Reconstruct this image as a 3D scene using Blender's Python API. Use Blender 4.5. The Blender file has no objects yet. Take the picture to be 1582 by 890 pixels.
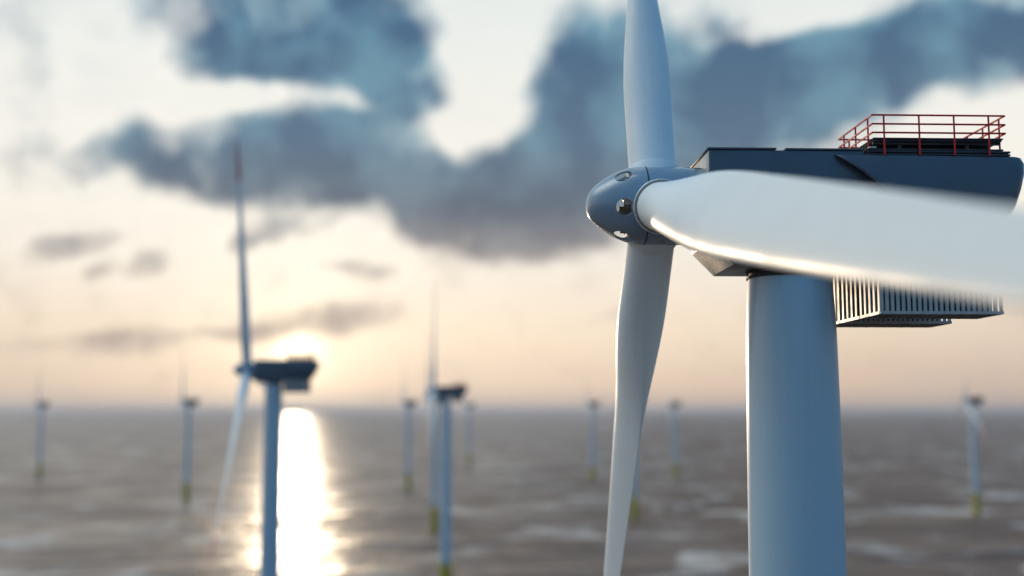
import bpy, bmesh, math, random
from mathutils import Vector, Matrix
random.seed(7)
PI = math.pi
R = math.radians
scene = bpy.context.scene
col = scene.collection

# ------------------------------------------------------------------ helpers
def mesh_obj(name, verts, faces, mats, parent=None, smooth=35, fmat=None):
    me = bpy.data.meshes.new(name)
    me.from_pydata([tuple(v) for v in verts], [], faces)
    if not isinstance(mats, (list, tuple)):
        mats = [mats]
    for m in mats:
        me.materials.append(m)
    if fmat:
        for i, k in enumerate(fmat):
            me.polygons[i].material_index = k
    bm = bmesh.new(); bm.from_mesh(me)
    bmesh.ops.recalc_face_normals(bm, faces=bm.faces)
    bm.to_mesh(me); bm.free()
    if smooth is not None:
        me.shade_smooth()
        me.set_sharp_from_angle(angle=R(smooth))
    o = bpy.data.objects.new(name, me)
    col.objects.link(o)
    if parent is not None:
        o.parent = parent
    return o

def bm_obj(name, bm, mats, parent=None, smooth=35):
    me = bpy.data.meshes.new(name)
    bmesh.ops.recalc_face_normals(bm, faces=bm.faces)
    bm.to_mesh(me); bm.free()
    for m in (mats if isinstance(mats, (list, tuple)) else [mats]):
        me.materials.append(m)
    if smooth is not None:
        me.shade_smooth(); me.set_sharp_from_angle(angle=R(smooth))
    o = bpy.data.objects.new(name, me); col.objects.link(o)
    if parent is not None:
        o.parent = parent
    return o

def add_box(bm, x0, x1, y0, y1, z0, z1, bev=0.0):
    g = bmesh.ops.create_cube(bm, size=1.0)['verts']
    for v in g:
        v.co = Vector(((x0+x1)/2 + v.co.x*(x1-x0), (y0+y1)/2 + v.co.y*(y1-y0), (z0+z1)/2 + v.co.z*(z1-z0)))
    if bev > 0:
        es = list({e for v in g for e in v.link_edges})
        bmesh.ops.bevel(bm, geom=es, offset=bev, segments=2, affect='EDGES', profile=0.5)

def add_tube(bm, a, b, r, n=10):
    a, b = Vector(a), Vector(b)
    d = b - a
    q = d.to_track_quat('Z', 'Y').to_matrix().to_4x4()
    m = Matrix.Translation((a+b)/2) @ q
    bmesh.ops.create_cone(bm, cap_ends=True, segments=n, radius1=r, radius2=r, depth=d.length, matrix=m)

def revolve(profile, axis='z', n=64, cap=True):
    """profile: list of (t along axis, radius). returns verts, faces"""
    V, F = [], []
    for t, r in profile:
        for k in range(n):
            a = 2*PI*k/n
            c, s = r*math.cos(a), r*math.sin(a)
            V.append((c, s, t) if axis == 'z' else (t, c, s))
    m = len(profile)
    for i in range(m-1):
        for k in range(n):
            k2 = (k+1) % n
            F.append((i*n+k, i*n+k2, (i+1)*n+k2, (i+1)*n+k))
    if cap:
        F.append(tuple(range(n))); F.append(tuple((m-1)*n+k for k in range(n)))
    return V, F

def interp(tab, x):
    if x <= tab[0][0]: return tab[0][1]
    for (a, b), (c, d) in zip(tab, tab[1:]):
        if x <= c:
            t = (x-a)/(c-a)
            return b + (d-b)*t
    return tab[-1][1]

def smooth_tab(tab, x):
    # Catmull-Rom through the table
    n = len(tab)
    if x <= tab[0][0]: return tab[0][1]
    if x >= tab[-1][0]: return tab[-1][1]
    for i in range(n-1):
        x0, y0 = tab[i]; x1, y1 = tab[i+1]
        if x <= x1:
            h = x1-x0; t = (x-x0)/h
            m0 = (y1-tab[i-1][1])/(x1-tab[i-1][0]) if i > 0 else (y1-y0)/h
            m1 = (tab[i+2][1]-y0)/(tab[i+2][0]-x0) if i < n-2 else (y1-y0)/h
            t2, t3 = t*t, t*t*t
            return (2*t3-3*t2+1)*y0 + (t3-2*t2+t)*h*m0 + (-2*t3+3*t2)*y1 + (t3-t2)*h*m1

# ------------------------------------------------------------------ node helper
class NT:
    def __init__(self, tree): self.t = tree; self.n = tree.nodes; self.l = tree.links
    def node(self, typ, **kw):
        nd = self.n.new(typ)
        for k, v in kw.items(): setattr(nd, k, v)
        return nd
    def link(self, a, b): self.l.new(a, b)
    def put(self, sock, v):
        if hasattr(v, 'is_output') or isinstance(v, bpy.types.NodeSocket): self.link(v, sock)
        else: sock.default_value = v
    def math(self, op, a, b=None, c=None, clamp=False):
        nd = self.node('ShaderNodeMath', operation=op, use_clamp=clamp)
        self.put(nd.inputs[0], a)
        if b is not None: self.put(nd.inputs[1], b)
        if c is not None: self.put(nd.inputs[2], c)
        return nd.outputs[0]
    def vmath(self, op, a, b=None):
        nd = self.node('ShaderNodeVectorMath', operation=op)
        self.put(nd.inputs[0], a)
        if b is not None: self.put(nd.inputs[1], b)
        return nd.outputs['Value'] if op in ('LENGTH', 'DOT_PRODUCT', 'DISTANCE') else nd.outputs['Vector']
    def maprange(self, v, a, b, c=0.0, d=1.0, kind='SMOOTHSTEP'):
        nd = self.node('ShaderNodeMapRange', interpolation_type=kind)
        self.put(nd.inputs['Value'], v)
        for nm, x in (('From Min', a), ('From Max', b), ('To Min', c), ('To Max', d)): self.put(nd.inputs[nm], x)
        return nd.outputs['Result']
    def mix(self, f, a, b, blend='MIX'):
        nd = self.node('ShaderNodeMix', data_type='RGBA', blend_type=blend)
        self.put(nd.inputs['Factor'], f)
        A = [s for s in nd.inputs if s.name == 'A' and s.type == 'RGBA'][0]
        B = [s for s in nd.inputs if s.name == 'B' and s.type == 'RGBA'][0]
        self.put(A, a if not isinstance(a, tuple) else (*a, 1)[:4]); self.put(B, b if not isinstance(b, tuple) else (*b, 1)[:4])
        return [s for s in nd.outputs if s.type == 'RGBA'][0]
    def noise(self, vec, scale, detail=4, rough=0.5, dist=0.0):
        nd = self.node('ShaderNodeTexNoise')
        self.put(nd.inputs['Vector'], vec)
        nd.inputs['Scale'].default_value = scale; nd.inputs['Detail'].default_value = detail
        nd.inputs['Roughness'].default_value = rough; nd.inputs['Distortion'].default_value = dist
        return nd
    def ramp(self, v, stops, kind='LINEAR'):
        nd = self.node('ShaderNodeValToRGB')
        self.put(nd.inputs[0], v)
        cr = nd.color_ramp; cr.interpolation = kind
        while len(cr.elements) < len(stops): cr.elements.new(0.5)
        for e, (p, c) in zip(cr.elements, stops): e.position = p; e.color = (*c, 1)
        return nd.outputs[0]

# ------------------------------------------------------------------ materials
def paint(name, base, rough=0.35, var=0.12, scale=0.6, streak=True, coat=0.0, metallic=0.0, dirt=(0.25, 0.22, 0.18), dirt_amt=0.12, bump=0.0):
    m = bpy.data.materials.new(name); m.use_nodes = True
    t = NT(m.node_tree); b = t.n['Principled BSDF']
    co = t.node('ShaderNodeTexCoord').outputs['Object']
    n1 = t.noise(co, scale, 5, 0.55)
    mp = t.node('ShaderNodeMapping'); t.link(co, mp.inputs['Vector'])
    mp.inputs['Scale'].default_value = (1.6, 1.6, 0.06)
    n2 = t.noise(mp.outputs[0], 1.5, 5, 0.6)
    f = t.math('MULTIPLY', t.maprange(n1.outputs['Fac'], 0.35, 0.7), var)
    c = t.mix(f, base, tuple(x*0.72 for x in base))
    if streak:
        f2 = t.math('MULTIPLY', t.maprange(n2.outputs['Fac'], 0.52, 0.78), dirt_amt)
        c = t.mix(f2, c, dirt)
    t.link(c, b.inputs['Base Color'])
    t.link(t.maprange(n1.outputs['Fac'], 0.3, 0.7, rough*0.85, rough*1.25), b.inputs['Roughness'])
    b.inputs['Metallic'].default_value = metallic
    b.inputs['Coat Weight'].default_value = coat
    b.inputs['Coat Roughness'].default_value = 0.12
    if bump:
        n3 = t.noise(co, 3.0, 3, 0.5)
        bp = t.node('ShaderNodeBump'); bp.inputs['Strength'].default_value = 0.3; bp.inputs['Distance'].default_value = bump
        t.link(n3.outputs['Fac'], bp.inputs['Height']); t.link(bp.outputs[0], b.inputs['Normal'])
    return m

M_blade = paint('blade_gelcoat', (0.80, 0.83, 0.83), 0.42, 0.10, 0.35, True, 0.0, dirt_amt=0.05)
M_tower = paint('tower_paint', (0.45, 0.58, 0.66), 0.36, 0.10, 0.25, True, 0.25, dirt_amt=0.08)
M_spin = paint('spinner_paint', (0.22, 0.30, 0.38), 0.28, 0.10, 0.8, True, 0.4, dirt_amt=0.04)
M_nac = paint('nacelle_paint', (0.072, 0.092, 0.122), 0.38, 0.18, 0.5, True, 0.2, dirt=(0.10, 0.10, 0.10), dirt_amt=0.2, bump=0.01)
M_nacfront_lit = paint('nacelle_front_lit', (0.72, 0.66, 0.58), 0.30, 0.2, 0.8, True, 0.1, metallic=0.6, dirt_amt=0.15, bump=0.05)  # nacelle front and chin, with the warm light on them put into the colour
M_dark = paint('dark_steel', (0.035, 0.04, 0.048), 0.5, 0.3, 1.5, False)
M_seal = paint('rubber_seal', (0.02, 0.022, 0.025), 0.6, 0.2, 2, False)
M_red = paint('red_paint', (0.72, 0.012, 0.012), 0.5, 0.2, 2, False)
M_tipred = paint('red_tip_paint', (0.55, 0.03, 0.03), 0.38, 0.15, 0.4, False)
M_galv = paint('galvanised_steel', (0.44, 0.42, 0.40), 0.38, 0.25, 1.5, False, metallic=0.35)
M_cream = paint('hub_casting_paint', (0.62, 0.54, 0.44), 0.45, 0.15, 2, False)
M_yel = paint('yellow_marine_paint', (0.50, 0.37, 0.02), 0.45, 0.2, 0.4, True, dirt=(0.10, 0.08, 0.04), dirt_amt=0.5)

# ------------------------------------------------------------------ camera
F_PX, W_PX, H_PX, HORIZON = 1758.0, 1582.0, 890.0, 634.0
PITCH = math.atan((HORIZON - H_PX/2)/F_PX)
CAM_Z = 95.0
cam_d = bpy.data.cameras.new('camera'); cam = bpy.data.objects.new('camera', cam_d); col.objects.link(cam)
cam.location = (0, 0, CAM_Z); cam.rotation_euler = (PI/2 + PITCH, 0, 0)
cam_d.sensor_width = 36.0; cam_d.lens = 36.0*F_PX/W_PX
cam_d.clip_start = 0.5; cam_d.clip_end = 300000
cam_d.dof.use_dof = True; cam_d.dof.focus_distance = 53.5
cam_d.dof.aperture_fstop = 0.04/0.60
cam_d.dof.aperture_blades = 0
scene.camera = cam

# ------------------------------------------------------------------ sun and sky
SUN_AZ, SUN_EL = math.atan((458-791)/F_PX), R(2.8)
sun_dir = Vector((math.sin(SUN_AZ)*math.cos(SUN_EL), math.cos(SUN_AZ)*math.cos(SUN_EL), math.sin(SUN_EL)))
sd = bpy.data.lights.new('sun', 'SUN'); so = bpy.data.objects.new('sun', sd); col.objects.link(so)
sd.energy = 1.2; sd.angle = R(0.8); sd.color = (1.0, 0.78, 0.54)
so.rotation_euler = (-sun_dir).to_track_quat('-Z', 'Y').to_euler()
so.location = (-300, 1500, 300)

w = bpy.data.worlds.new('World'); scene.world = w; w.use_nodes = True
t = NT(w.node_tree)
for nd in list(t.n): t.n.remove(nd)
out = t.node('ShaderNodeOutputWorld'); bg = t.node('ShaderNodeBackground'); t.link(bg.outputs[0], out.inputs[0])
bg.inputs['Strength'].default_value = 1.0
gen = t.node('ShaderNodeTexCoord').outputs['Generated']
sep = t.node('ShaderNodeSeparateXYZ'); t.link(gen, sep.inputs[0])
DEG = 180/PI
az = t.math('MULTIPLY', t.math('ARCTAN2', sep.outputs[0], sep.outputs[1]), DEG)
el = t.math('MULTIPLY', t.math('ARCSINE', sep.outputs[2]), DEG)
sky = t.node('ShaderNodeTexSky', sky_type='NISHITA'); sky.sun_disc = False
sky.sun_elevation = SUN_EL; sky.sun_rotation = SUN_AZ
sky.air_density = 1.0; sky.dust_density = 1.0; sky.ozone_density = 2.0
nish = t.mix(1.0, sky.outputs[0], (0.12, 0.12, 0.12), 'MULTIPLY')

# angles of a point of the sky, in degrees (azimuth right of +Y, elevation)
def ang(px, py):
    a, b = (px-W_PX/2)/F_PX, (H_PX/2-py)/F_PX
    y = math.cos(PITCH) - b*math.sin(PITCH); z = math.sin(PITCH) + b*math.cos(PITCH)
    l = math.sqrt(a*a+y*y+z*z)
    return math.degrees(math.atan2(a, y)), math.degrees(math.asin(z/l))
PXD = DEG/F_PX

elu = t.math('DIVIDE', el, 40.0, clamp=True)
veil = t.ramp(elu, [(0.0, (0.58, 0.48, 0.42)), (0.03, (0.90, 0.68, 0.50)), (0.09, (1.02, 0.83, 0.62)), (0.19, (0.96, 0.88, 0.76)),
                    (0.30, (0.96, 0.92, 0.84)), (0.45, (0.86, 0.88, 0.84)), (0.65, (0.72, 0.80, 0.82)), (1.0, (0.42, 0.60, 0.70))])
backc = t.ramp(elu, [(0.0, (0.10, 0.25, 0.40)), (0.15, (0.055, 0.28, 0.53)), (0.5, (0.035, 0.26, 0.55)), (1.0, (0.04, 0.22, 0.48))])
backc = t.mix(1.0, backc, nish, 'ADD')
caz = t.vmath('DOT_PRODUCT', gen, (-0.56, 0.83, 0.0))
front = t.maprange(caz, 0.08, 0.52)
clear = t.mix(front, backc, veil)
left_fill = t.math('MULTIPLY', t.maprange(az, -32.0, -70.0), t.maprange(az, -118.0, -80.0))
clear = t.mix(t.math('MULTIPLY', left_fill, t.maprange(el, 26.0, 52.0)), clear, (4.6, 5.0, 4.9))  # unseen bright patch high on the left, added to light the near blade
# dimmer, pinker to the right of the sun near the horizon
rt = t.math('MULTIPLY', t.maprange(az, -2.0, 26.0), t.maprange(el, 9.0, 0.0))
clear = t.mix(t.math('MULTIPLY', rt, 0.55), clear, (0.46, 0.36, 0.31))
lf = t.math('MULTIPLY', t.maprange(az, -12.0, -27.0), t.maprange(el, 8.0, 1.0))
clear = t.mix(t.math('MULTIPLY', lf, 0.35), clear, (0.62, 0.52, 0.44))
# aureole of the veiled sun
sdist = t.math('ARCCOSINE', t.math('MINIMUM', t.vmath('DOT_PRODUCT', gen, tuple(sun_dir)), 1.0))
sdist = t.math('MULTIPLY', sdist, DEG)
sd_all = sdist
gl = t.math('MULTIPLY', t.math('EXPONENT', t.math('MULTIPLY', sdist, -0.28)), 0.6)
gl2 = t.math('MULTIPLY', t.math('EXPONENT', t.math('MULTIPLY', t.math('MULTIPLY', sdist, sdist), -0.8)), 0.9)
glc = t.node('ShaderNodeVectorMath', operation='SCALE'); glc.inputs[0].default_value = (1.0, 0.84, 0.56); t.link(t.math('ADD', gl, gl2), glc.inputs['Scale'])

# cloud field
cv = t.node('ShaderNodeCombineXYZ'); t.link(az, cv.inputs[0]); t.link(el, cv.inputs[1])
cvec = cv.outputs[0]
wn = t.noise(cvec, 0.24, 4, 0.5)
wsub = t.vmath('SUBTRACT', wn.outputs['Color'], (0.5, 0.5, 0.5))
wsc = t.node('ShaderNodeVectorMath', operation='SCALE'); t.link(wsub, wsc.inputs[0]); wsc.inputs['Scale'].default_value = 2.0
wvec = t.vmath('ADD', cvec, wsc.outputs[0])
BLOBS = [  # px, py, rx, ry, angle, weight : places on the sky chart
    (470, 20, 240, 118, 0, 1.05), (430, 95, 170, 48, 0, 0.7), (570, 75, 120, 75, 10, 0.55),
    (450, 240, 220, 82, 4, 1.0), (320, 275, 90, 50, 0, 0.6), (560, 180, 160, 62, 15, 0.8), (540, 285, 170, 55, -12, 0.7),
    (790, 310, 200, 100, 0, 1.05), (700, 260, 120, 70, 0, 0.5), (900, 110, 95, 150, -18, 0.85), (900, 250, 170, 90, 20, 0.8),
    (1010, 150, 200, 130, 0, 0.95), (1120, 190, 260, 110, 8, 1.0), (1260, 110, 210, 95, 12, 0.9), (1400, 80, 220, 85, 14, 0.9), (1540, 70, 150, 75, 12, 0.85), (1160, 60, 140, 60, 0, 0.6),
    (1000, 330, 220, 55, 0, 0.35), (650, 150, 90, 70, 20, 0.25), (690, 340, 130, 60, -15, 0.5), (820, 370, 130, 40, 0, 0.5),
    (745, 90, 95, 130, -30, -0.5), (640, 110, 60, 60, 0, 0.25), (690, 120, 50, 40, 40, 0.35), (700, 195, 62, 48, 20, -0.55), (595, 318, 42, 34, 0, -0.4), (648, 318, 30, 22, 0, -0.25), (640, 235, 70, 70, 0, 0.35), (1250, 5, 85, 55, 0, -1.0), (1195, 45, 60, 30, 10, -0.5), (1510, 250, 180, 85, 18, -0.9), (1230, 175, 45, 22, 30, -0.55), (545, 155, 60, 18, 0, -0.55), (360, 150, 90, 28, 15, -0.6),
    (170, 225, 95, 38, 34, 0.66), (245, 235, 60, 55, 30, 0.38), (115, 374, 78, 24, 14, 0.66), (222, 415, 44, 24, 30, 0.58), (155, 417, 34, 20, 25, 0.48),
    (560, 420, 75, 20, -4, 0.46), (485, 497, 130, 30, 6, 0.66), (300, 513, 170, 17, 2, 0.50), (160, 532, 140, 20, 0, 0.48), (890, 505, 60, 14, 14, 0.28), (372, 372, 34, 22, 20, 0.50), (430, 350, 100, 24, 8, 0.34),
]
acc = None
for (px, py, rx, ry, a, wt) in BLOBS:
    u, v = ang(px, py)
    mp = t.node('ShaderNodeMapping', vector_type='TEXTURE')
    t.link(wvec, mp.inputs['Vector'])
    mp.inputs['Location'].default_value = (u, v, 0); mp.inputs['Rotation'].default_value = (0, 0, R(a)); mp.inputs['Scale'].default_value = (rx*PXD, ry*PXD, 1)
    f = t.maprange(t.vmath('LENGTH', mp.outputs[0]), 1.25, 0.25, 0.0, wt)
    acc = f if acc is None else t.math('ADD', acc, f)
fb = t.noise(wvec, 0.36, 5, 0.5)
fbm = t.math('SUBTRACT', fb.outputs['Fac'], 0.5)
mpn = t.node('ShaderNodeMapping'); t.link(gen, mpn.inputs['Vector']); mpn.inputs['Scale'].default_value = (1, 1, 2.6)
gn = t.noise(mpn.outputs[0], 2.2, 7, 0.6)
outm = t.math('MAXIMUM', t.maprange(t.math('ABSOLUTE', az), 26.0, 34.0), t.maprange(el, 21.0, 27.0))
gen_c = t.math('MULTIPLY', t.math('MULTIPLY', t.maprange(gn.outputs['Fac'], 0.48, 0.66), outm), t.math('MULTIPLY', t.maprange(el, 2.0, 8.0), t.math('SUBTRACT', 1.0, t.math('MULTIPLY', left_fill, 0.9))))
D = t.math('ADD', t.math('ADD', t.math('MULTIPLY', acc, 1.15), t.math('MULTIPLY', fbm, 1.7)), gen_c)
cden = t.maprange(D, -0.04, 1.08)
# thin torn veils drifting round the heavy clouds
mpv = t.node('ShaderNodeMapping'); t.link(wvec, mpv.inputs['Vector']); mpv.inputs['Rotation'].default_value = (0, 0, R(-20)); mpv.inputs['Scale'].default_value = (0.6, 1.3, 1)
vn = t.noise(mpv.outputs[0], 0.34, 6, 0.62)
thin = t.math('MULTIPLY', t.math('MULTIPLY', t.maprange(vn.outputs['Fac'], 0.44, 0.70), t.maprange(acc, -0.15, 0.40)), 0.50)
rim = t.math('MULTIPLY', t.maprange(acc, -0.10, 0.25), t.maprange(D, 0.30, 0.02))
fine = t.noise(wvec, 0.22, 3, 0.45)
ccol_a = t.ramp(elu, [(0.0, (0.50, 0.40, 0.34)), (0.10, (0.46, 0.37, 0.32)), (0.19, (0.30, 0.28, 0.28)), (0.25, (0.135, 0.165, 0.21)), (0.34, (0.105, 0.175, 0.26)), (0.48, (0.065, 0.14, 0.245)), (1.0, (0.06, 0.12, 0.22))])
ccol_b = t.ramp(elu, [(0.0, (0.55, 0.45, 0.38)), (0.10, (0.56, 0.46, 0.39)), (0.19, (0.40, 0.37, 0.36)), (0.25, (0.215, 0.26, 0.31)), (0.34, (0.19, 0.33, 0.42)), (0.48, (0.17, 0.36, 0.47)), (1.0, (0.10, 0.2, 0.32))])
thick = t.math('MULTIPLY', t.maprange(D, 0.55, 1.6), 0.25)
lump = t.noise(t.vmath('ADD', wvec, (31.0, 7.0, 0.0)), 0.36, 3, 0.45)
ccol = t.mix(t.math('SUBTRACT', t.maprange(fine.outputs['Fac'], 0.32, 0.68), thick, clamp=True), ccol_a, ccol_b)
cir = t.noise(mpv.outputs[0], 0.16, 5, 0.6)
clear = t.mix(t.math('MULTIPLY', t.math('MULTIPLY', t.maprange(cir.outputs['Fac'], 0.62, 0.36), front), 0.10), clear, (0.68, 0.68, 0.66))
clear = t.mix(t.math('MULTIPLY', t.math('MULTIPLY', rim, t.math('MULTIPLY', t.maprange(sd_all, 30.0, 4.0), t.maprange(el, 4.0, 8.0))), 0.5), clear, (1.12, 1.06, 0.95))
thinc = t.mix(t.maprange(el, 4.0, 13.0), (0.62, 0.50, 0.42), (0.33, 0.48, 0.56))
clear = t.mix(thin, clear, thinc)
lit = t.math('MULTIPLY', t.math('MULTIPLY', t.maprange(lump.outputs['Fac'], 0.50, 0.72), t.maprange(D, 1.9, 0.7)), 0.75)
litc = t.mix(t.maprange(el, 6.0, 16.0), (0.60, 0.50, 0.44), (0.36, 0.53, 0.60))
ccol = t.mix(lit, ccol, litc)
colr = t.mix(t.math('MULTIPLY', cden, 0.985), clear, ccol)
glm = t.node('ShaderNodeVectorMath', operation='SCALE'); t.link(glc.outputs[0], glm.inputs[0]); t.link(t.maprange(cden, 0.0, 1.0, 1.0, 0.25), glm.inputs['Scale'])
colr = t.mix(1.0, colr, glm.outputs[0], 'ADD')
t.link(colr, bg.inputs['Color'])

# ------------------------------------------------------------------ sea
ms = bpy.data.materials.new('sea_water'); ms.use_nodes = True
t = NT(ms.node_tree); b = t.n['Principled BSDF']
co = t.node('ShaderNodeTexCoord').outputs['Object']
b.inputs['Base Color'].default_value = (0.022, 0.032, 0.040, 1)
b.inputs['IOR'].default_value = 1.333
mp = t.node('ShaderNodeMapping'); t.link(co, mp.inputs['Vector']); mp.inputs['Rotation'].default_value = (0, 0, R(-14)); mp.inputs['Scale'].default_value = (0.75, 1.25, 1)
n0 = t.noise(mp.outputs[0], 1/150.0, 3, 0.55, 0.4)
n1 = t.noise(mp.outputs[0], 1/46.0, 4, 0.55, 0.5)
n2 = t.noise(co, 1/9.0, 3, 0.55)
h = t.math('ADD', t.math('MULTIPLY', n1.outputs['Fac'], 13.0), t.math('MULTIPLY', n0.outputs['Fac'], 40.0))
h = t.math('ADD', h, t.math('MULTIPLY', n2.outputs['Fac'], 0.8))
# wind-ruffled water towards the right, calmer on the left; gust patches over both
sx = t.node('ShaderNodeSeparateXYZ'); t.link(co, sx.inputs[0])
wind = t.maprange(t.math('SUBTRACT', sx.outputs[0], t.math('MULTIPLY', t.math('SUBTRACT', sx.outputs[1], 800.0), 0.12)), -200.0, 330.0)
mpg = t.node('ShaderNodeMapping'); t.link(co, mpg.inputs['Vector']); mpg.inputs['Rotation'].default_value = (0, 0, R(10)); mpg.inputs['Scale'].default_value = (1.0, 0.8, 1)
ng = t.noise(mpg.outputs[0], 1/120.0, 4, 0.6, 0.6)
gust = t.maprange(ng.outputs['Fac'], 0.40, 0.60)
ruf = t.math('ADD', t.math('MULTIPLY', wind, 0.75), t.math('MULTIPLY', gust, 0.42), clamp=True)
bp = t.node('ShaderNodeBump'); t.link(t.maprange(ruf, 0.0, 1.0, 0.26, 1.25, 'LINEAR'), bp.inputs['Strength']); bp.inputs['Distance'].default_value = 1.0
t.link(h, bp.inputs['Height']); t.link(bp.outputs[0], b.inputs['Normal'])
t.link(t.maprange(ruf, 0.0, 1.0, 0.31, 0.62, 'LINEAR'), b.inputs['Roughness'])
n3 = t.noise(mp.outputs[0], 1/26.0, 5, 0.65, 1.0)
nf = t.noise(mpg.outputs[0], 1/75.0, 3, 0.5, 0.8)
foam_glints = t.math('MULTIPLY', t.maprange(n3.outputs['Fac'], 0.36, 0.58), t.maprange(nf.outputs['Fac'], 0.53, 0.64))
t.link(t.mix(t.math('MULTIPLY', foam_glints, t.maprange(wind, 0.0, 1.0, 0.48, 0.66)), (0.11, 0.058, 0.040), (0.74, 0.65, 0.58)), b.inputs['Base Color'])  # foam, plus pale sky glints painted into the water colour
S = 90000.0
V, F = [], []
rings = [0, 300, 700, 1500, 4000, 12000, 40000, S]
V.append((0, 0, 0))
for r in rings[1:]:
    for k in range(48):
        a = 2*PI*k/48; V.append((r*math.cos(a), r*math.sin(a), 0))
for k in range(48): F.append((0, 1+k, 1+(k+1) % 48))
for i in range(len(rings)-2):
    for k in range(48):
        a0, a1 = 1+i*48+k, 1+i*48+(k+1) % 48
        F.append((a0, a0+48, a1+48, a1))
sea = mesh_obj('sea', V, F, ms, smooth=None); sea['kind'] = 'structure'

# ------------------------------------------------------------------ haze
HAZE = 0.00004
if HAZE > 0:
    mh = bpy.data.materials.new('sea_haze'); mh.use_nodes = True
    t = NT(mh.node_tree)
    for nd in list(t.n):
        if nd.type != 'OUTPUT_MATERIAL': t.n.remove(nd)
    pv = t.node('ShaderNodeVolumePrincipled'); t.link(pv.outputs[0], [n for n in t.n if n.type == 'OUTPUT_MATERIAL'][0].inputs['Volume'])
    pv.inputs['Color'].default_value = (0.60, 0.61, 0.68, 1); pv.inputs['Density'].default_value = HAZE; pv.inputs['Anisotropy'].default_value = 0.35
    bm = bmesh.new(); add_box(bm, -S*1.02, S*1.02, -S*1.02, S*1.02, -1.0, 172.0)
    hz = bm_obj('haze', bm, mh, smooth=None); hz['kind'] = 'stuff'

# ------------------------------------------------------------------ turbine
HUB_X, HUB_Z = -6.40, 104.72      # hub centre relative to the tower axis at sea level
HUB = Vector((HUB_X, 0, HUB_Z))
def L(x, y, z): return Vector((x, y, z)) + HUB        # hub-centred metres -> turbine metres

CH = [(0, 2.3), (2, 2.3), (4.5, 2.38), (7, 2.62), (10, 2.95), (12.5, 3.1), (16, 3.05), (20, 2.8), (25, 2.45), (31, 2.0), (36, 1.6), (44, 1.2), (50, 1.05), (53.5, .75), (55.3, .2)]
TH = [(0, 1.0), (2, 1.0), (4.5, .97), (7, .82), (9, .63), (12, .44), (16, .36), (20, .31), (25, .26), (36, .21), (46, .17), (55.3, .15)]
TW = [(0, 14), (4, 14), (8, 13), (12, 12), (20, 12), (30, 11), (44, 9), (55.3, 8)]
CIR = [(0, 1.0), (2.5, 1.0), (5, .85), (8, .45), (11, .15), (14, 0)]
NA = 48
def section(s):
    c, th, tw, w = smooth_tab(CH, s), smooth_tab(TH, s), R(interp(TW, s)), min(1, max(0, smooth_tab(CIR, s)))
    pts = []
    for k in range(NA):
        a = 2*PI*k/NA
        cx, cy = .5*math.cos(a), .5*math.sin(a)
        x = .5*(1+math.cos(a))                       # 1 at trailing edge, 0 at leading edge
        yt = 5*th*(.2969*math.sqrt(max(x, 0)) - .126*x - .3516*x*x + .2843*x**3 - .1020*x**4)
        cam_ = 0.10*x*(1-x)
        ax, ay = x - .48, math.copysign(yt, math.sin(a)) + cam_ if k not in (0, NA//2) else cam_
        px = w*cx + (1-w)*ax; py = w*cy + (1-w)*ay
        # px: + towards trailing edge ; py: + towards suction (downwind, +x)
        px *= c; py *= c
        # blade pointing up: leading edge towards -Y, turned upwind (-X) by the twist
        e_te = Vector((math.sin(tw), math.cos(tw), 0)); e_n = Vector((math.cos(tw), -math.sin(tw), 0))
        pts.append(e_te*px + e_n*py + Vector((0, 0, s)))
    return pts
def blade_mesh(name, s0, s1, mat, n):
    V, F = [], []
    for i in range(n+1):
        V += section(s0 + (s1-s0)*i/n)
    for i in range(n):
        for k in range(NA):
            k2 = (k+1) % NA
            F.append((i*NA+k, i*NA+k2, (i+1)*NA+k2, (i+1)*NA+k))
    F.append(tuple(range(NA))); F.append(tuple(n*NA+k for k in range(NA)))
    o = mesh_obj(name, V, F, mat, smooth=60)
    return o
TILT = R(0.3)
def rotor_matrix(azd):
    # azimuth from straight up towards the viewer side (-Y), about the tilted shaft
    return Matrix.Translation(HUB) @ Matrix.Rotation(TILT, 4, 'Y') @ Matrix.Rotation(R(azd), 4, 'X')

def apply_boolean(o, cutters):
    for i, c in enumerate(cutters):
        md = o.modifiers.new('cut', 'BOOLEAN'); md.operation = 'DIFFERENCE'; md.solver = 'EXACT'; md.object = c
    bpy.context.view_layer.update()
    dg = bpy.context.evaluated_depsgraph_get()
    me = bpy.data.meshes.new_from_object(o.evaluated_get(dg))
    o.modifiers.clear(); o.data = me
    for c in cutters: bpy.data.objects.remove(c)

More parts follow.
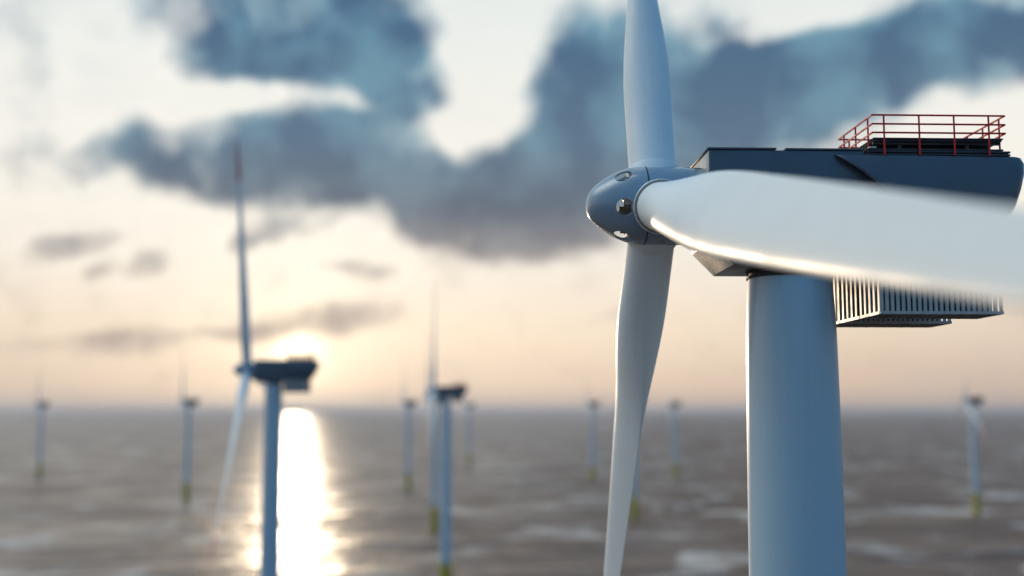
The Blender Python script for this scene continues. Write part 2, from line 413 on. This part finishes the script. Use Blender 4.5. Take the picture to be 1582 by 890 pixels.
def build_turbine(azd):
    root = bpy.data.objects.new('wind_turbine', None); col.objects.link(root)
    # ---- foundation
    prof = [(-8, 3.0), (13, 3.0), (13.01, 3.0), (16, 2.75), (18.6, 2.7), (18.6, 3.05), (19.0, 3.05), (19.0, 2.55), (20.0, 2.5)]
    V, F = revolve(prof, 'z', 48); fo = mesh_obj('foundation', V, F, M_yel, root)
    V, F = revolve([(18.9, 2.6), (18.9, 4.6), (19.15, 4.6), (19.15, 2.6)], 'z', 48, cap=False); mesh_obj('platform', V, F, M_yel, fo)
    bm = bmesh.new()
    for zz in (19.7, 20.25):
        for k in range(32):
            a0, a1 = 2*PI*k/32, 2*PI*(k+1)/32
            add_tube(bm, (4.5*math.cos(a0), 4.5*math.sin(a0), zz), (4.5*math.cos(a1), 4.5*math.sin(a1), zz), .04, 6)
    for k in range(16):
        a0 = 2*PI*k/16; add_tube(bm, (4.5*math.cos(a0), 4.5*math.sin(a0), 19.15), (4.5*math.cos(a0), 4.5*math.sin(a0), 20.27), .04, 6)
    bm_obj('platform_rail', bm, M_yel, fo)
    bm = bmesh.new()
    for yy in (-.8, .8): add_tube(bm, (3.6, yy, -3), (3.6, yy, 16), .22, 10)
    for zz in range(0, 16, 1): add_tube(bm, (3.6, -.8, zz), (3.6, .8, zz), .05, 6)
    for zz in (1, 8, 15.5):
        for yy in (-.8, .8): add_tube(bm, (2.7, yy, zz), (3.6, yy, zz), .15, 8)
    bm_obj('boat_ladder', bm, M_yel, fo)
    # ---- tower
    tp = [(HUB_Z-3.42, 1.95), (HUB_Z-4.2, 2.0), (HUB_Z-5.6, 2.08), (HUB_Z-9.9, 2.15), (HUB_Z-17.3, 2.21), (70, 2.3), (40, 2.42), (20, 2.5)]
    tp = tp[::-1]
    prof = [(z, smooth_tab(tp, z)) for z in [20 + i*(HUB_Z-3.42-20)/60 for i in range(61)]]
    V, F = revolve(prof, 'z', 96); tw = mesh_obj('tower', V, F, M_tower, root)
    for z in (45, 72):
        r = smooth_tab(tp, z)
        V, F = revolve([(z-.12, r-.02), (z-.12, r+.02), (z+.12, r+.02), (z+.12, r-.02)], 'z', 64, cap=False)
        mesh_obj('section_flange', V, F, M_tower, tw)
    bm = bmesh.new(); add_box(bm, -.5, .5, -2.62, -2.3, 20.3, 22.4, .04); bm_obj('door', bm, M_dark, tw)
    V, F = revolve([(HUB_Z-3.5, 1.8), (HUB_Z-3.5, 2.04), (HUB_Z-3.38, 2.04), (HUB_Z-3.38, 1.9), (HUB_Z-3.2, 1.9), (HUB_Z-3.2, 2.06), (HUB_Z-3.10, 2.06)], 'z', 96)
    mesh_obj('yaw_ring', V, F, M_seal, root)
    # ---- nacelle body : side outline swept across its width
    outl = [(2.16, 2.24), (2.16, -2.03), (3.23, -3.12), (8.9, -3.12), (9.9, -2.65), (14.4, -2.65), (15.4, 1.0), (15.4, 2.0), (9.4, 2.0), (9.4, 2.24)]
    bm = bmesh.new()
    va = [bm.verts.new(L(x, -2.25, z)) for x, z in outl]; vb = [bm.verts.new(L(x, 2.25, z)) for x, z in outl]
    bm.faces.new(va); bm.faces.new(vb[::-1])
    n = len(outl)
    for i in range(n):
        f = bm.faces.new((va[i], vb[i], vb[(i+1) % n], va[(i+1) % n]))
        if i in (0, 1): f.material_index = 1
    bmesh.ops.recalc_face_normals(bm, faces=bm.faces)
    bmesh.ops.bevel(bm, geom=list(bm.edges), offset=.05, segments=3, affect='EDGES', profile=.5)
    na = bm_obj('nacelle', bm, [M_nac, M_nacfront_lit], root, 30)
    # roof plates with a shadow gap
    bm = bmesh.new()
    add_box(bm, *(2.10+HUB_X, 5.30+HUB_X), -2.31, 2.31, HUB_Z+2.265, HUB_Z+2.345, .015)
    bm_obj('roof_plate', bm, M_nac, na)
    bm = bmesh.new()
    add_box(bm, *(5.72+HUB_X, 9.35+HUB_X), -2.31, 2.31, HUB_Z+2.255, HUB_Z+2.335, .015)
    bm_obj('roof_plate', bm, M_nac, na)
    # rear roof deck
    bm = bmesh.new()
    add_box(bm, 9.45+HUB_X, 16.28+HUB_X, -2.28, 2.28, HUB_Z+2.04, HUB_Z+2.13, .01)
    add_box(bm, 9.55+HUB_X, 16.26+HUB_X, -2.33, 2.33, HUB_Z+2.17, HUB_Z+2.25, .01)
    add_box(bm, 9.50+HUB_X, 15.95+HUB_X, -2.30, 2.30, HUB_Z+2.28, HUB_Z+2.35, .01)
    for x in (9.7, 12.9, 15.8): add_box(bm, x+HUB_X-.15, x+HUB_X+.15, -2.2, 2.2, HUB_Z+2.1, HUB_Z+2.3)
    bm_obj('roof_deck', bm, M_dark, na)
    # rear shell : bulged hull, open towards the front
    PR = [(2.05, 2.26), (1.98, 2.46), (1.7, 2.60), (1.2, 2.72), (.5, 2.80), (-.3, 2.78), (-1.1, 2.62), (-1.8, 2.32), (-2.4, 1.85), (-2.8, 1.2), (-3.0, .5), (-3.03, 0)]
    XF = [(-3.05, 12.4), (-2.0, 11.7), (-1.0, 11.1), (.3, 10.1), (1.2, 9.15), (1.7, 8.45), (2.1, 7.95)]
    XR = [(-3.05, 14.6), (-2.0, 15.4), (-.5, 16.45), (.8, 16.95), (1.5, 17.12), (1.85, 17.12), (2.06, 17.0)]
    prof = [(z, -y) for z, y in PR] + [(z, y) for z, y in PR[::-1][1:]]
    NU = 44
    V, F = [], []
    for (z, y) in prof:
        xf, xr = smooth_tab(XF, z), smooth_tab(XR, z)
        for i in range(NU+1):
            u = i/NU; u = 1-(1-u)**1.6
            x = xf + (xr-xf)*u
            d = max(0.0, min(1.0, (x-(xr-.7))/.7))
            k = math.sqrt(max(0.0, 1-d**2.6*0.45))
            V.append(L(x, y*k*(1 - .012*max(0, x-11)), z))
    for j in range(len(prof)-1):
        for i in range(NU):
            a = j*(NU+1)+i; F.append((a, a+1, a+NU+2, a+NU+1))
    m = len(prof)
    F.append(tuple(j*(NU+1)+NU for j in range(m)))
    sh = mesh_obj('rear_shell', V, F, M_nac, na, 40)
    md = sh.modifiers.new('thickness', 'SOLIDIFY'); md.thickness = .07; md.offset = -1
    # ---- landing platform and its rail
    bm = bmesh.new()
    add_box(bm, 9.84+HUB_X, 15.95+HUB_X, -2.32, 2.32, HUB_Z+2.80, HUB_Z+2.86, .01)
    add_box(bm, 9.88+HUB_X, 15.91+HUB_X, -2.26, 2.26, HUB_Z+2.72, HUB_Z+2.77, .008)
    for y in (-2.0, -1.0, 0, 1.0, 2.0): add_box(bm, 9.9+HUB_X, 15.9+HUB_X, y-.05, y+.05, HUB_Z+2.60, HUB_Z+2.74)
    for x in (11.2, 14.4):
        for y in (-1.9, 1.9): add_box(bm, x+HUB_X-.07, x+HUB_X+.07, y-.07, y+.07, HUB_Z+2.34, HUB_Z+2.62)
    pl = bm_obj('landing_platform', bm, M_dark, root)
    bm = bmesh.new()
    add_box(bm, 9.6+HUB_X, 9.95+HUB_X, -2.42, -1.9, HUB_Z+2.34, HUB_Z+2.42, .02)
    bm_obj('hatch', bm, M_cream, pl)
    x0, x1, yn, yf = 9.74, 15.97, -2.5, 2.35
    bm = bmesh.new()
    for z in (3.88, 3.46, 3.05):
        c4 = [L(x0, yn, z), L(x1, yn, z), L(x1, yf, z), L(x0, yf, z)]
        for i in range(4): add_tube(bm, c4[i], c4[(i+1) % 4], .045, 8)
    gr = bm_obj('guard_rail', bm, M_red, root)
    posts = []
    for x in (10.28, 11.93, 13.57, 15.2): posts += [(x, yn, 2.02), (x, yf, 2.3)]
    for y in (-1.9, -.2, 1.5): posts += [(x0, y, 2.3), (x1, y, 2.3)]
    for (x, y, z) in posts:
        bm = bmesh.new(); add_tube(bm, L(x, y, z), L(x, y, 3.89), .045, 8)
        if abs(y) > 2.2:
            yy = -2.26 if y < 0 else 2.26
            add_tube(bm, L(x, y, z+.03), L(x, yy, z+.03), .03, 6)
        bm_obj('post', bm, M_red, gr)
    # ---- cooler cages under the rear
    for (ya, yb) in ((-4.05, -1.45), (1.45, 4.05)):
        bm = bmesh.new()
        zb, zt, xa, xb = -5.50, -2.55, 9.26, 14.72
        nx = 22
        for i in range(nx+1):
            x = xa+.06+(xb-xa-.12)*i/nx
            for y in (ya, yb): add_box(bm, x-.075+HUB_X, x+.075+HUB_X, y-.02, y+.02, HUB_Z+zb+.12, HUB_Z+zt-.1)
        ny = 4
        for i in range(ny+1):
            y = ya+.13+(yb-ya-.26)*i/ny
            for x in (xa, xb): add_box(bm, x-.03+HUB_X, x+.03+HUB_X, y-.11, y+.11, HUB_Z+zb+.12, HUB_Z+zt-.1)
        for z0_, z1_ in ((zb, zb+.13), (zt-.13, zt)):
            for y in (ya, yb): add_box(bm, xa-.04+HUB_X, xb+.04+HUB_X, y-.05, y+.05, HUB_Z+z0_, HUB_Z+z1_)
            for x in (xa, xb): add_box(bm, x-.05+HUB_X, x+.05+HUB_X, ya+.06, yb-.06, HUB_Z+z0_, HUB_Z+z1_)
        cg = bm_obj('cooler_cage', bm, M_galv, root, None)
        bm = bmesh.new()
        add_box(bm, xa+.06+HUB_X, xb-.06+HUB_X, ya+.06, yb-.06, HUB_Z+zb+.03, HUB_Z+zb+.09)
        for i in range(9):
            x = xa+.3+(xb-xa-.6)*i/8; add_box(bm, x-.04+HUB_X, x+.04+HUB_X, ya+.06, yb-.06, HUB_Z+zb+.005, HUB_Z+zb+.028)
        bm_obj('floor_plate', bm, M_dark, cg, None)
        bm = bmesh.new(); add_box(bm, xa+.5+HUB_X, xb-.3+HUB_X, ya+.35, yb-.35, HUB_Z+zb+.1, HUB_Z+zt-.2, .03); bm_obj('radiator', bm, M_dark, cg, None)
        bm = bmesh.new(); add_box(bm, xa+.1+HUB_X, xb-.1+HUB_X, ya+.1, yb-.1, HUB_Z+zt+.003, HUB_Z+zt+.12)
        for x in (10.2, 13.6): add_box(bm, x+HUB_X-.12, x+HUB_X+.12, -2.0 if ya < 0 else 1.45, -1.45 if ya < 0 else 2.0, HUB_Z+zt+.1, HUB_Z-2.0)
        bm_obj('top_frame', bm, M_dark, cg, None)
    bm = bmesh.new()
    for i in range(4):
        y = -.93+1.86*i/3; add_box(bm, 9.23+HUB_X, 9.29+HUB_X, y-.11, y+.11, HUB_Z-5.38, HUB_Z-2.65)
    for z in (-5.5, -2.68): add_box(bm, 9.21+HUB_X, 9.31+HUB_X, -1.398, 1.398, HUB_Z+z, HUB_Z+z+.13)
    bm_obj('cooler_screen', bm, M_galv, root, None)
    # ---- hub with collars, spinner with portholes
    RM = rotor_matrix(azd)
    TM = Matrix.Translation(HUB) @ Matrix.Rotation(TILT, 4, 'Y')
    prof = [(-.53, .4), (-.53, 1.84), (-.50, 1.87), (-.1, 1.885), (1.2, 1.86), (2.15, 1.80), (2.2, 1.77), (2.22, 1.2), (2.5, 1.2)]
    V, F = revolve(prof, 'x', 96); hub = mesh_obj('hub', V, F, M_spin, root, 30); hub.matrix_local = TM
    SP = [(0, 0.02), (.05, .34), (.2, .66), (.45, .93), (.77, 1.18), (1.24, 1.47), (1.9, 1.745), (2.3, 1.83), (2.74, 1.875)]
    ts = [0, .01, .03, .06, .1, .15, .2, .3, .45, .6, .8, 1.0, 1.25, 1.5, 1.75, 2.0, 2.25, 2.5, 2.74]
    o_prof = [(-3.32+t_, max(.01, smooth_tab(SP, t_))) for t_ in ts]
    i_prof = [(x+.05, max(.005, r-.06)) for x, r in o_prof[:-1]] + [(o_prof[-1][0], o_prof[-1][1]-.06)]
    V, F = revolve(o_prof + i_prof[::-1], 'x', 96, cap=False)
    n = 96; m = len(o_prof)+len(i_prof)
    F.append(tuple(range(n))); F.append(tuple((m-1)*n+k for k in range(n)))
    sp = mesh_obj('spinner', V, F, M_spin, root, 30)
    cutters = []
    for k in range(6):
        a = R(60*k + 102.5)
        bm = bmesh.new(); add_tube(bm, (-1.66, -math.sin(a)*1.0, math.cos(a)*1.0), (-1.66, -math.sin(a)*2.4, math.cos(a)*2.4), .39, 40)
        cutters.append(bm_obj('cutter', bm, M_spin, None))
    apply_boolean(sp, cutters)
    sp.data.shade_smooth(); sp.data.set_sharp_from_angle(angle=R(30))
    sp.matrix_local = TM
    # casting seen through the portholes
    bm = bmesh.new()
    V, F = revolve([(-.56, .02), (-.60, 1.55), (-.75, 1.55), (-.95, .9), (-1.0, .02)], 'x', 48)
    vs = [bm.verts.new(v) for v in V]
    for f in F: bm.faces.new([vs[i] for i in f])
    for k in range(6):
        a = R(60*k+102.5)
        c_, s_ = -math.sin(a), math.cos(a)
        d = bmesh.ops.create_cube(bm, size=1.0)['verts']
        q = Matrix.Rotation(a, 4, 'X')
        for v in d: v.co = q @ (Vector((v.co.x*.55-1.33, v.co.y*.25+.22, v.co.z*.5+1.12)))
    ca = bm_obj('hub_casting', bm, M_cream, root, 30); ca.matrix_local = TM
    V, F = revolve([(-.58, 1.80), (-.58, 1.884), (-.535, 1.884), (-.535, 1.80)], 'x', 96, cap=False)
    se = mesh_obj('seam', V, F, M_seal, hub)
    for k in range(3):
        # collar round each blade root: raised lip, dark gap, ring of bolts
        cm = Matrix.Rotation(R(azd+120*k), 4, 'X')
        prof = [(1.0, 1.285), (1.84, 1.285), (1.88, 1.275), (1.88, 1.245), (1.70, 1.24)]
        V, F = revolve(prof, 'z', 72, cap=False); co_ = mesh_obj('blade_collar', V, F, M_blade, hub, 30)
        co_.matrix_local = cm
        V, F = revolve([(1.70, 1.25), (1.855, 1.25), (1.865, 1.20), (1.865, 1.10)], 'z', 72, cap=False); dk = mesh_obj('root_seal', V, F, M_seal, hub, 30)
        dk.matrix_local = cm
        V, F = [], []
        nb = 224
        for j in range(nb):
            a = 2*PI*j/nb; hgt = 1.93 if j % 4 < 2 else 1.872
            for rr, zz in ((1.23, 1.85), (1.23, hgt), (1.165, hgt), (1.165, 1.85)): V.append((rr*math.cos(a), rr*math.sin(a), zz))
        for j in range(nb):
            j2 = (j+1) % nb
            for q in range(3): F.append((4*j+q, 4*j2+q, 4*j2+q+1, 4*j+q+1))
        bo = mesh_obj('bolt_ring', V, F, M_galv, hub, None); bo.matrix_local = cm
    # panel joints running aft from the collar
    for a_ in (-38, 38):
        for k in range(3):
            bm = bmesh.new()
            q = Matrix.Rotation(R(azd+120*k+a_), 4, 'X')
            add_box(bm, .55, 2.14, -.012, .012, 1.78, 1.874)
            for v in bm.verts: v.co.z -= 0.0
            jo = bm_obj('panel_joint', bm, M_seal, hub, None); jo.matrix_local = q
            for v in jo.data.vertices:
                if v.co.z > 1.8: v.co.z = 1.876 - .02*(v.co.x-.55)/1.0*1.35
    # ---- blades
    for k in range(3):
        bl = bl_proto if k == 0 and not bl_used else bl_proto.copy()
        if bl is not bl_proto: col.objects.link(bl)
        bl_used.append(1)
        bl.parent = root; bl.matrix_local = rotor_matrix(azd+120*k)
        tipo = tip_proto if bl is bl_proto else tip_proto.copy()
        if tipo is not tip_proto: col.objects.link(tipo)
        tipo.parent = bl
    return root

bl_proto = blade_mesh('blade', 1.6, 46.0, M_blade, 90)
tip_proto = blade_mesh('blade_tip', 46.0, 55.3, M_tipred, 20)
bl_used = []
AZ0 = -18.4
main = build_turbine(AZ0)
YAW = R(2.0)
def place(root, X, Y, yaw=YAW): root.location = (X, Y, 0); root.rotation_euler = (0, 0, yaw)
hubw = Vector((6.84, 53.67, 104.72))
off = Matrix.Rotation(YAW, 3, 'Z') @ Vector((HUB_X, 0, 0))
place(main, hubw.x-off.x, hubw.y-off.y)
main['label'] = 'large close-up wind turbine with navy nacelle, red roof railing and blade reaching at viewer'
main['category'] = 'wind turbine'

SMALL = ('post', 'guard_rail', 'panel_joint', 'bolt_ring', 'hatch', 'roof_plate', 'root_seal', 'blade_collar', 'seam', 'door', 'section_flange', 'hub_casting')
def copy_turbine(azd, detail=True, pitch=0):
    r = main.copy(); col.objects.link(r)
    for ch in main.children:
        nm = ch.name.split('.')[0]
        if not detail and nm in SMALL: continue
        c = ch.copy(); col.objects.link(c); c.parent = r
        if nm == 'blade':
            k = blade_index[ch.name]
            c.matrix_local = rotor_matrix(azd+120*k) @ Matrix.Rotation(R(pitch), 4, 'Z')
        for g in ch.children:
            gn_ = g.name.split('.')[0]
            if not detail and gn_ in SMALL: continue
            d = g.copy(); col.objects.link(d); d.parent = c
        if nm == 'hub':
            c.matrix_local = c.matrix_local @ Matrix.Rotation(R(azd-AZ0), 4, 'X')
    return r
blade_index = {}
for ch in main.children:
    if ch.name.split('.')[0] == 'blade': blade_index[ch.name] = len(blade_index)

FAR = [  # X, Y of the tower, rotor azimuth, full detail, label
    (-57.4, 275.0, 21, True, 'dark-headed wind turbine against the setting sun beside its glitter path, red tip up'),
    (-32.7, 570.0, 4, True, 'wind turbine whose pale tower overlaps a farther one behind, yellow foundation cut by frame'),
    (-61.0, 909.0, -4, False, 'wind turbine just behind and left of the tower with the cut-off yellow foundation'),
    (-125.0, 1384.0, 2, False, 'small hazy wind turbine between the sun glitter and the two overlapping towers'),
    (-75.0, 2021.0, 8, False, 'faintest tiny wind turbine just right of the two overlapping towers'),
    (-678.0, 1650.0, -2, False, 'small hazy wind turbine at the far left edge of the sea'),
    (-339.0, 1200.0, 5, False, 'small wind turbine alone between the far left one and the turbine against the sun'),
    (110.0, 1574.0, 12, False, 'small wind turbine with yellow base left of the big hanging blade'),
    (107.0, 1010.0, 30, False, 'distant wind turbine mostly behind the big hanging blade, its yellow base showing'),
    (234.0, 1650.0, 60, False, 'small pale wind turbine between the big hanging blade and the big tower'),
    (421.0, 1047.0, 10, False, 'wind turbine with yellow base on dark water to the right of the big tower'),
]
for (X, Y, a, det, lab) in FAR:
    r = copy_turbine(a, det, -19 if a == 21 else -6)
    place(r, X, Y)
    r['label'] = lab; r['category'] = 'wind turbine'
    r['group'] = 'distant wind turbines standing in the sea'

# ------------------------------------------------------------------ render
scene.render.engine = 'CYCLES'
scene.cycles.use_denoising = True
scene.cycles.sample_clamp_indirect = 6.0
scene.cycles.max_bounces = 6
scene.cycles.volume_bounces = 0
scene.view_settings.view_transform = 'Standard'
scene.view_settings.look = 'None'
scene.view_settings.exposure = 0.0
scene.view_settings.gamma = 1.0
scene.view_settings.use_curve_mapping = False
